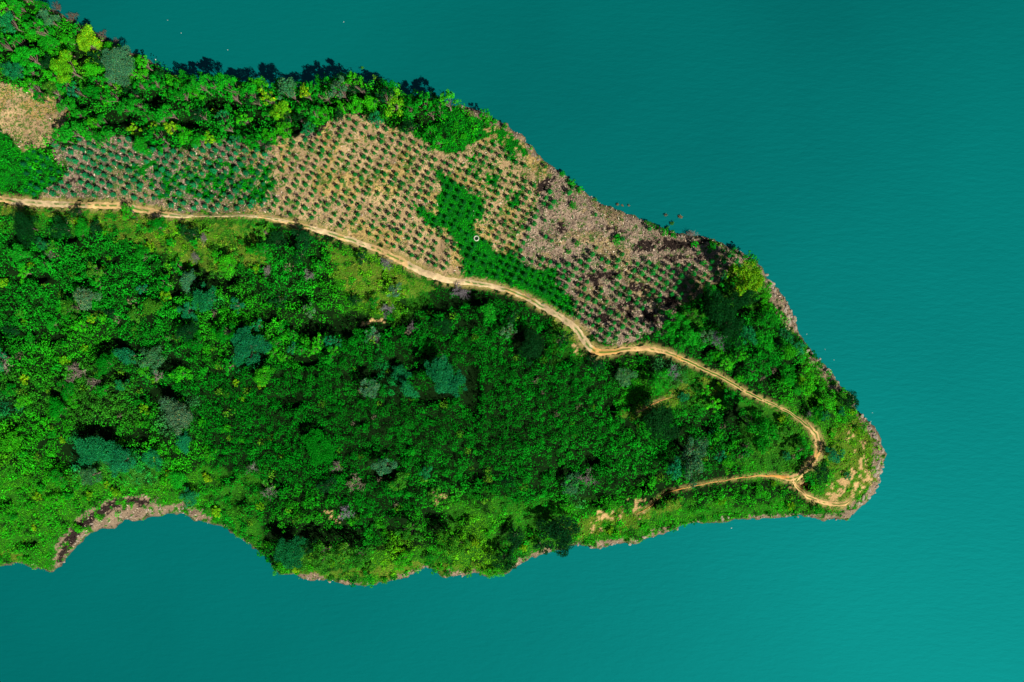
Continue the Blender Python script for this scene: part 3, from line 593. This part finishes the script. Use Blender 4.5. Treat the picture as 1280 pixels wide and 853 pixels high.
# trees one can pick out in the photograph: px, py, crown radius px, tint, form, height factor; some dark crowns stand for shadow
NAMED = [
 (12,30,15,'teal green','clumpy',1,None),(22,8,12,'mid green','clumpy',1,None),(35,72,16,'mid green','clumpy',1,None),(60,52,12,'mid green','round',1,None),(18,88,13,'teal green','round',.9,None),
 (113,55,17,'yellow green','clumpy',1,"large yellow green tree on the upper left shore, brightest crown there"),(84,86,18,'yellow green','clumpy',1,"wide olive yellow tree left of the feathery grey green tree on the shore"),
 (150,83,22,'grey green','feather',1,"wide feathery grey green tree leaning over the upper left shore"),(60,24,13,'grey green','feather',1,"thin feathery grey green tree in the top left corner"),
 (85,50,11,'bright green','round',.8,None),(116,88,12,'bright green','round',.8,None),(66,115,13,'olive green','clumpy',.9,"olive tree touching the right side of the small bare clearing"),
 (285,106,14,'mid green','clumpy',2.1,None),(310,117,12,'mid green','clumpy',2.1,None),(247,104,12,'mid green','clumpy',1.95,None),(225,118,13,'mid green','clumpy',1.2,None),
 (215,160,10,'yellow green','clumpy',.8,None),(190,158,9,'yellow green','clumpy',.8,None),(168,163,10,'yellow green','clumpy',.8,None),(262,174,9,'yellow green','clumpy',.8,None),
 (360,114,13,'grey green','clumpy',2.1,"pale grey green crown standing out on the middle of the north shore"),(382,116,9,'yellow green','clumpy',1.95,None),(335,122,11,'yellow green','clumpy',1.8,None),
 (352,138,12,'yellow green','round',.9,None),(405,118,12,'mid green','clumpy',1.5,None),(425,112,12,'grey green','clumpy',2.25,None),(444,102,11,'bright green','clumpy',2.25,"bright green treetop poking farthest into the water on the north shore"),
 (465,128,12,'bright green','round',1,None),(495,130,15,'yellow green','clumpy',1.1,None),(530,128,11,'mid green','clumpy',2.4,"tall narrow tree casting its own shadow on the water, right north shore"),(560,124,11,'bright green','clumpy',2.1,None),(513,142,11,'mid green','round',1,None),
 (160,263,10,'bright green','round',1.0,"small bright green tree leaning over the dirt track, shading it"),
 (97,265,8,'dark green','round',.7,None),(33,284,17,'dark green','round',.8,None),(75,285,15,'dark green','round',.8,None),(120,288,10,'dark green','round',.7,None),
 (107,372,14,'grey green','round',1,None),(236,350,12,'grey green','round',1,None),(256,375,16,'teal green','feather',1,"round teal tree below and right of the small yellow tree"),(207,371,7,'yellow green','round',1,"small yellow tree left of the round teal tree"),
 (312,432,22,'teal green','feather',.9,"wide teal feathery tree at the left end of the thicket's fringe"),(192,450,16,'grey green','round',1,"pale grey green round tree right of the teal tree, left part"),(158,445,13,'teal green','round',1,None),
 (224,518,19,'grey green','round',1,None),(120,562,20,'teal green','feather',1,None),(150,576,17,'teal green','round',.9,None),(190,574,13,'teal green','round',.7,None),(114,594,13,'grey green','feather',.9,None),
 (552,468,19,'teal green','feather',1.3,"bright teal tree with a black gap beside it, inside the thicket"),(569,477,15,'teal green','feather',1.2,None),(462,486,13,'grey green','feather',1,None),(500,466,12,'teal green','round',.9,None),(510,486,12,'teal green','round',.9,None),
 (378,298,14,'dark green','round',.8,None),(345,302,13,'dark green','round',.7,None),(400,560,20,'deep green','feather',.8,None),(480,582,13,'grey green','feather',.9,None),(532,592,9,'teal green','round',.8,None),  # first two dark crowns carry a shadow below the track in their colour
 (364,690,19,'teal green','feather',1.1,"blue green tree at the lower shore corner right of the bay"),(352,711,10,'bright green','round',.9,None),(405,693,14,'olive green','clumpy',1.3,None),(428,690,15,'olive green','clumpy',1.3,None),(452,694,14,'olive green','clumpy',1.3,None),
 (461,723,9,'mid green','round',.9,"round bright green tree bulging over the water on the lower shore"),(512,664,15,'olive green','clumpy',1.2,None),(562,680,18,'olive green','clumpy',1.2,None),(630,700,15,'dark green','round',1.1,None),(618,716,9,'bright green','round',.8,None),(645,672,13,'dark green','round',1,None),
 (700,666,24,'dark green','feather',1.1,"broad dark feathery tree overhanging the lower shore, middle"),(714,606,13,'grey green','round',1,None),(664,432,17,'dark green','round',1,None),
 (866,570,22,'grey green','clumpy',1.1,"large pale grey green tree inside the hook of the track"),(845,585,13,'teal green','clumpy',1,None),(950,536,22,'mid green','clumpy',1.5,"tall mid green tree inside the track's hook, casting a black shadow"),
 (826,527,22,'dark green','round',1,"round tree beside the faint side trail, shadow painted into its almost black crown"),(970,545,15,'olive green','clumpy',1,None),(895,385,20,'dark green','round',1.1,None),(922,372,17,'dark green','round',1,None),(912,408,18,'dark green','round',1.1,None),  # near-black crowns here carry shadow patches in their colour
 (936,347,19,'yellow green','clumpy',1.2,"yellow green tree at the brown plot's right end beside the bank"),(953,368,13,'bright green','clumpy',1.1,None),
 (1063,502,12,'dark green','round',1,"dark green tree leaning over the water on the east shore"),(1025,590,12,'dark green','round',.9,None),(1010,595,10,'mid green','round',.9,None),
 (845,400,13,'mid green','clumpy',1,None),(866,396,12,'olive green','clumpy',1,None),(832,418,12,'mid green','clumpy',1,None),(862,420,13,'mid green','clumpy',1,None),(884,420,11,'grey green','clumpy',1,None),(850,434,9,'mid green','round',.8,None),
 (935,420,12,'teal green','clumpy',1,None),(960,400,13,'mid green','round',1,None),(955,430,14,'mid green','clumpy',1,None),(985,440,12,'bright green','round',1,None),(985,470,12,'mid green','round',1,None),(1010,480,12,'bright green','clumpy',1,None),(1035,500,11,'bright green','round',1,None),
 (825,478,15,'mid green','round',.9,None),(780,470,12,'grey green','round',.9,None),(745,455,10,'dark green','round',.9,None),
]
for t in NAMED: tree(*t[:4], shape=t[4], hk=t[5], label=t[6])
for px, py, r, cname, lab in [
 (40,106,10,(0.50,0.40,0.38),"small pinkish bare tree on top of the small bare clearing"),(76,131,12,(0.34,0.25,0.24),"brown bare tree on the right side of the small bare clearing"),
 (570,368,12,(0.30,0.26,0.30),None),(583,366,9,(0.30,0.26,0.30),None),(485,328,10,(0.30,0.28,0.30),None),(486,384,11,(0.36,0.34,0.38),None),(470,420,13,(0.36,0.27,0.30),"purplish bare tree beside the orange soil patch on the slope"),(515,412,9,(0.34,0.30,0.30),None),
 (5,458,14,(0.48,0.42,0.32),"pale straw bare tree on the left edge"),(97,463,15,(0.38,0.30,0.25),None),(118,478,11,(0.36,0.29,0.24),None),(197,474,9,(0.50,0.40,0.38),"small pinkish bare tree below the pale grey green round tree"),
 (440,600,14,(0.50,0.42,0.30),"pale leaning bare tree at the thicket's lower edge"),(424,584,9,(0.36,0.29,0.26),None),(437,641,12,(0.36,0.34,0.40),"violet grey bare tree right of the orange bits, lower shore"),(337,614,11,(0.42,0.42,0.34),None),(314,588,9,(0.42,0.40,0.36),None),
 (738,598,14,(0.40,0.31,0.32),"large pinkish grey dead tree in the thicket's right part"),(902,427,14,(0.36,0.38,0.42),"silver grey bare tree just right of the brown plot, above the track"),(838,470,11,(0.32,0.29,0.34),None),(255,298,8,(0.36,0.30,0.30),None),(245,322,8,(0.3,0.28,0.26),None),
 (60,318,8,(0.32,0.28,0.26),None),(335,340,9,(0.36,0.32,0.30),None),(385,348,9,(0.34,0.32,0.30),None),(130,200,6,(0.4,0.33,0.3),None),(1012,516,7,(0.36,0.34,0.32),None),(866,290,8,(0.45,0.36,0.30),"tan dead bush standing right at the waterline of the brown plot"),
 (86,20,9,(0.26,0.19,0.13),None),(124,44,8,(0.24,0.18,0.13),None),(70,10,8,(0.24,0.18,0.14),None),(143,54,7,(0.26,0.19,0.14),None),(160,64,6,(0.26,0.19,0.14),None)]:
    bare(px, py, r, cname, lab)

# the rest of the woods
def fill(x0, x1, y0, y1, s, test, rr, tints, shapes, hk, cap):
    xs, ys = jitter_grid(x0, x1, y0, y1, s, .38); X, Y, ZZ = ground(xs, ys, 3.0); d = samp(D, X, Y); zn = zones(xs, ys); pd = path_dist(xs, ys)
    order = rng.permutation(len(xs)); cnt = 0
    for i in order:
        if cnt >= cap: break
        if gapf(xs[i], ys[i]) > .3 or d[i] < 0.4 or pd[i] < (12 if ys[i] > 585 else 9) or zn[i] not in (Z_SCRUB, Z_YEL) or not test(xs[i], ys[i]): continue
        r = random.uniform(*rr)
        if any((a-xs[i])**2+(b-ys[i])**2 < ((c+r)*(.62 if s > 12 else .42))**2 for a, b, c in TREE_XY): continue
        tree(float(xs[i]), float(ys[i]), r, random.choice(tints), random.choice(shapes), random.uniform(*hk)); cnt += 1
SHX = [60,98,150,203,300,440,530,572]; SHY = [10,32,60,87,112,98,124,130]
fill(205, 580, 80, 160, 11.5, lambda a, b: b < np.interp(a, SHX, SHY)+15, (8,11), ['mid green']*3+['dark green','bright green','deep green','olive green'], ['clumpy','round'], (1.7,2.3), 26)
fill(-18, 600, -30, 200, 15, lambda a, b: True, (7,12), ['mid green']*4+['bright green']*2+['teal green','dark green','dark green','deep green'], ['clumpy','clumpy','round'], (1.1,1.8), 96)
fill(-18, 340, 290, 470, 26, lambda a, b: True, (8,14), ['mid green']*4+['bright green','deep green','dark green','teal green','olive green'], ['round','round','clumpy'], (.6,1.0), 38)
fill(325, 425, 412, 458, 13, lambda a, b: True, (6,9), ['mid green','bright green','teal green'], ['clumpy'], (.9,1.1), 16)
fill(-18, 330, 480, 640, 34, lambda a, b: True, (8,14), ['bright green']*2+['mid green']*2+['deep green','teal green'], ['round'], (.5,.8), 16)
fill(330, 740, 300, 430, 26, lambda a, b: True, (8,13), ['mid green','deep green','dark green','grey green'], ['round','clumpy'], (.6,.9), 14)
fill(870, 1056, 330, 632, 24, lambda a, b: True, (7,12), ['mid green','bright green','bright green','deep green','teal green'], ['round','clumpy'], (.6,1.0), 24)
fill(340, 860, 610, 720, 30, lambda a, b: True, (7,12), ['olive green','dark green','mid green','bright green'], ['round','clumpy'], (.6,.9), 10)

# shrubs standing out of the scrub
SH = []
def shrubs(x0, x1, y0, y1, s, tints, rr, cap, zs=(Z_SCRUB, Z_YEL), dmin=0.3, p=1.0):
    xs, ys = jitter_grid(x0, x1, y0, y1, s, .45); X, Y, ZZ = ground(xs, ys, .8); d = samp(D, X, Y); zn = zones(xs, ys); pd = path_dist(xs, ys); cnt = 0
    for i in rng.permutation(len(xs)):
        if cnt >= cap: break
        if gapf(xs[i], ys[i]) > .3 or d[i] < dmin or pd[i] < 5 or zn[i] not in zs or random.random() > p: continue
        if any((a-xs[i])**2+(b-ys[i])**2 < (c*.8)**2 for a, b, c in TREE_XY): continue
        shrub(float(xs[i]), float(ys[i]), random.uniform(*rr), random.choice(tints)); cnt += 1
shrubs(-15, 620, 0, 200, 20, ['mid green','bright green','bright green'], (4,7), 32)
shrubs(-15, 340, 270, 480, 18, ['mid green','mid green','olive green','bright green','yellow green'], (4,7), 48)
shrubs(-15, 340, 480, 710, 20, ['bright green','mid green','yellow green'], (4,7), 50)
shrubs(340, 860, 300, 640, 24, ['deep green','mid green','deep green'], (4,6.5), 50)
shrubs(860, 1100, 330, 650, 16, ['mid green','bright green','yellow green','teal green'], (4,7), 40)
shrubs(340, 860, 640, 730, 18, ['yellow green','bright green','olive green'], (3.5,6), 30)
shp = np.array([q for q in SHORE if q[0] > 0], float); sg = np.r_[0, np.cumsum(np.hypot(*np.diff(shp, axis=0).T))]; nsp = 0
for t in np.arange(5, sg[-1], 14.0):
    a_ = np.interp(t, sg, shp[:,0]); b_ = np.interp(t, sg, shp[:,1])
    if (60 < a_ < 262 and b_ > 600) or 1066 < a_ or (640 < a_ < 1000 and b_ < 425) or (a_ < 620 and b_ < 300) or random.random() < .45: continue
    dx = -3 if b_ < 600 else 0; dy = -3 if b_ > 600 else 2
    shrub(a_+dx+random.uniform(-2,2), b_+dy, random.uniform(3,5.5), random.choice(['mid green','bright green','deep green']))
for px, py, r, t in [(772,256,2,0),(778,257,1.6,0),(786,257,1.6,0),(832,269,2.2,0),(850,271,2.6,0),(840,279,3,1),(834,286,3,1),(700,250,2,1),(453,85,2.2,1),(810,279,4,1),(744,250,3,1)]:
    shrub(px, py, r, (0.10,0.10,0.04) if t == 0 else 'olive green', "tiny half drowned shrub standing in the water off the brown plot" if px > 690 and py < 272 and px != 700 else None)
for px, py, r in [(829,290,6),(841,294,5),(770,302,6),(772,296,5),(722,304,4.5),(711,314,4),(889,310,6),(868,306,5),(915,317,5),(880,330,4),(703,218,5),(714,229,6),(726,238,5),(716,256,5),(717,290,0)]:
    if r: shrub(px, py, r, 'mid green', None)

# ------------------------------------------------------------------ saplings in their rows
rows = []
for i in range(-100, 130):
    for j in range(-80, 100):
        px = 440+10.0*i-4.5*j+7*math.sin(i*.11+j*.05)+5*math.sin(j*.16); py = 220+5.1*i+7.6*j+7*math.sin(i*.13-j*.04+1)
        if 30 < px < 925 and 120 < py < 440: rows.append((px+random.gauss(0,.8), py+random.gauss(0,.7)))
rows = np.array(rows); zn = zones(rows[:,0], rows[:,1]); pd = path_dist(rows[:,0], rows[:,1])
on_shadow_logs = np.zeros(len(rows), bool)
for p in SHADOW_LOGS: on_shadow_logs |= inpoly(rows[:,0], rows[:,1], p)
east_bare = inpoly(rows[:,0], rows[:,1], [(640,160),(700,212),(800,275),(900,300),(830,330),(740,320),(700,330),(650,315),(670,280),(700,250),(660,215)])
okm = ~on_shadow_logs & (np.hypot(rows[:,0]-595.5, rows[:,1]-298) > 8) & ((zn == Z_TAN) | (zn == Z_BROWN) | (zn == Z_WEED)) & (pd > 3.5) & ~(inpoly(rows[:,0], rows[:,1], WEED_N)) & ~inpoly(rows[:,0], rows[:,1], PATCH_NW) & (np.random.default_rng(3).random(len(rows)) < np.where(east_bare, .12, .9))
rows = rows[okm]; zn = zn[okm]
score = rng.random(len(rows))+(zn == Z_TAN)*1.0+(zn == Z_BROWN)*.8
order = np.argsort(-score)
def plot_of(px, py, z):
    if z == Z_WEED: return "in the green weed strip" if px > 400 else "in the green weeds at the left end"
    if px < 335: return "in the shaded left plot beside the track"
    if z == Z_BROWN: return "in the brown brushy plot near the east trees" if px > 725 else "in the brown plot right of the weed strip"
    return "in the tan plot left of the weed strip" if px < 560 else "in the patchy ground above the weed strip"
restV = []; restF = []; restC = []; off = 0; tmpl = []
for me in SAP:
    v = np.zeros(len(me.vertices)*3, np.float32); me.vertices.foreach_get("co", v); v = v.reshape(-1,3)
    f = np.zeros(len(me.loops), np.int32); me.loops.foreach_get("vertex_index", f); f = f.reshape(-1,4)
    c = np.zeros(len(me.polygons)*4, np.float32); me.attributes["col"].data.foreach_get("color", c); tmpl.append((v, f, c.reshape(-1,4)[:,:3]))
for n_, i in enumerate(order):
    px, py = rows[i]; x, y, z = [float(q) for q in ground(px, py, .5)]; k = random.uniform(.75,1.25); a = random.uniform(0, 6.28)
    t = np.array((0.003,0.11,0.012) if px > 335 else (0.003,0.11,0.03))*random.uniform(.75,1.2)
    if zn[i] == Z_WEED: t = t*0.75
    if zn[i] == Z_BROWN: k *= 1.22; t = t*1.25
    if n_ < 300:
        o = link("sapling", random.choice(SAP)); o.location = (x, y, z); o.scale = (k, k, k*random.uniform(.9,1.3)); o.rotation_euler = (0,0,a); o.color = (*t, 1)
        lab = "small round green sapling "+plot_of(px, py, zn[i])
        o["label"] = lab; o["category"] = "sapling"; o["group"] = "planted saplings "+plot_of(px, py, zn[i])
    else:
        v, f, c = random.choice(tmpl); R = np.array([[math.cos(a),-math.sin(a),0],[math.sin(a),math.cos(a),0],[0,0,1]])
        restV.append((v*k)@R.T+np.array([x,y,z])); restF.append(f+off); off += len(v); restC.append(c*t)
if restV:
    o = link("sapling_rows", mesh_np("sapling_rows", np.concatenate(restV), np.concatenate(restF), M_mass, np.concatenate(restC))); o["kind"] = "stuff"; o["label"] = "remaining planted saplings of the rows"
print("saplings", len(rows), "trees", len(TREE_XY))

# ------------------------------------------------------------------ shore rocks, the well ring, floating bits
def rock_mesh(seed):
    import bmesh
    bm = bmesh.new(); bmesh.ops.create_icosphere(bm, subdivisions=3, radius=1.0); r_ = random.Random(seed)
    ax = [(Vector((r_.gauss(0,1), r_.gauss(0,1), r_.gauss(0,1))).normalized(), r_.uniform(.55,.9)) for _ in range(10)]
    for v in bm.verts:
        for a, d_ in ax:
            q = v.co.dot(a)
            if q > d_: v.co -= a*(q-d_)
        v.co.z *= .6; v.co.x *= 1.2; v.co += Vector((r_.gauss(0,.02), r_.gauss(0,.02), r_.gauss(0,.02)))
    me = bpy.data.meshes.new("rock"); bm.to_mesh(me); bm.free(); me.materials.append(M_rock); return me
ROCKS = [rock_mesh(s) for s in range(5)]
def rock(px, py, s, where, tone=1.0):
    x, y, z = [float(q) for q in ground(px, py)]; o = link("rock", random.choice(ROCKS)); o.location = (x, y, max(z, -.05)+s*.15)
    s *= .75; o.scale = (s*random.uniform(.8,1.3), s, s*random.uniform(.7,1.1)); o.rotation_euler = (random.uniform(-.2,.2), random.uniform(-.2,.2), random.uniform(0,6.28)); o.color = (tone, tone, tone, 1)
    b = "brownish grey boulder "+where; put(o, b, b, "rock", "boulders "+where, px, py)
sp = np.array(SHORE, float)
def along(a, b, n, where, s, tone=1.0, inw=(0,6)):
    pts = [q for q in SHORE if a[0] <= q[0] <= a[1] and b[0] <= q[1] <= b[1]]
    pts = np.array(pts); seg = np.r_[0, np.cumsum(np.hypot(*np.diff(pts, axis=0).T))]
    for t in rng.uniform(0, seg[-1], n):
        px = np.interp(t, seg, pts[:,0]); py = np.interp(t, seg, pts[:,1]); c = np.array([880,480]) if px > 700 else np.array([px, py-50 if py > 400 else py+50]); d_ = (c-np.array([px,py])).astype(float); d_ = d_/np.linalg.norm(d_)*random.uniform(*inw)
        rock(px+d_[0], py+d_[1], random.uniform(*s), where, tone)
along((951,1000), (330,425), 26, "on the rocky east bank below the plot", (.35,.9), 1.15, (0,9))
along((1010,1072), (430,515), 20, "on the east shore by the thin track", (.3,.75), 1.1, (0,6))
along((1066,1110), (512,655), 34, "around the bare tip of the headland", (.3,.9), 1.2, (0,9))
along((935,1056), (644,656), 12, "along the lower shore near the tip", (.3,.6), 1.0, (0,4))
along((640,935), (648,716), 20, "on the lower shore by the footpath", (.3,.7), 1.1, (0,4))
along((376,610), (705,735), 14, "on the lower shore below the olive trees", (.3,.7), 1.1, (0,4))
along((66,262), (640,713), 22, "around the brown bay", (.25,.5), 1.2, (1,12))
along((560,760), (128,262), 22, "along the northeast bank of the plots", (.25,.6), 1.0, (0,5))
along((760,940), (258,322), 18, "at the waterline of the brown plot", (.25,.6), 1.0, (0,5))
rock(1036,464,1.1,"on the east shore by the thin track",1.6)

# well ring: raised concrete rim with dark inside
def lathe(prof, n=40):
    V = []; F = []
    for i in range(n):
        a = 2*math.pi*i/n
        for r_, z_ in prof: V.append((r_*math.cos(a), r_*math.sin(a), z_))
    m_ = len(prof)
    for i in range(n):
        for k in range(m_-1): F.append((i*m_+k, ((i+1)%n)*m_+k, ((i+1)%n)*m_+k+1, i*m_+k+1))
    return np.array(V), np.array(F)
x, y, z = [float(q) for q in ground(595.5, 298, .5)]
root = bpy.data.objects.new("well", None); C.objects.link(root); root.location = (x, y, z); root["label"] = "round well with a white concrete rim in the green weed strip"; root["category"] = "well"
V, F = lathe([(.50,-.4),(.51,.50),(.55,.55),(.68,.55),(.72,.50),(.73,-.4)]); link("rim", mesh_np("rim", V, F, M_conc, smooth=True), root)
V, F = lathe([(.49,.05),(.01,.05)]); link("well_water", mesh_np("well_water", V, F, M_dark, smooth=True), root)

def scrap(px, py, s, label, grp):
    x, y, z = [float(q) for q in ground(px, py)]; z = max(z, 0)
    o = link("floating_scrap" if samp(D, x, y) < 0 else "litter_scrap", random.choice(ROCKS).copy()); o.data.materials[0] = M_scrap
    o.location = (x, y, z+.04+(0.15 if samp(D, x, y) > 0 else 0)); s *= .38; o.scale = (s, s*.6, s*.35); o.rotation_euler = (0,0,random.uniform(0,3)); o["label"] = label; o["category"] = "debris"
    if grp: o["group"] = grp
for px, py in [(210,26),(227,42),(285,63),(247,80),(430,28),(318,95)]: scrap(px, py, .30, "tiny pale speck floating on the water off the north shore", "specks floating off the north shore")
scrap(195,75,.45,"small white scrap on the upper left bank at the waterline",None)
scrap(914,660,.42,"small white floating piece just off the lower shore near the tip",None)
for px, py in [(778,258),(786,257),(1008,418),(1031,437),(1042,450),(1090,516),(1088,527),(940,322)]: scrap(px, py, .24, "tiny pale speck floating off the east shore", "specks floating off the east shore")
for px, py in [(152,642),(143,641),(177,645),(190,627),(117,656),(108,665)]: scrap(px, py, .26, "small white litter scrap on the brown bay's bank", "white litter on the bay's bank")
for px, py in [(592,264),(592,270),(595,277)]: scrap(px, py, .28, "small white stone in a short line above the well", "white stones above the well")

# ------------------------------------------------------------------ labels: what several share is told apart by its order along the shore or slope
ORD = ["first","second","third","fourth","fifth","sixth","seventh","eighth","ninth","tenth","eleventh","twelfth","13th","14th","15th","16th","17th","18th","19th","20th","21st","22nd","23rd","24th","25th","26th"]
by = {}
for r_ in REC: by.setdefault(r_[2], []).append(r_)
for lab, rs in by.items():
    rs.sort(key=lambda q: q[5])
    for n_, (o, key, l_, cat, grp, px, py) in enumerate(rs):
        L = l_
        if len(rs) > 1 and len(rs) <= 26: L = (f"leftmost " if n_ == 0 else "rightmost " if n_ == len(rs)-1 else ORD[n_]+"-from-left ")+l_
        o["label"] = " ".join(L.replace(",", "").split()[:16]); o["category"] = cat; o["group"] = grp
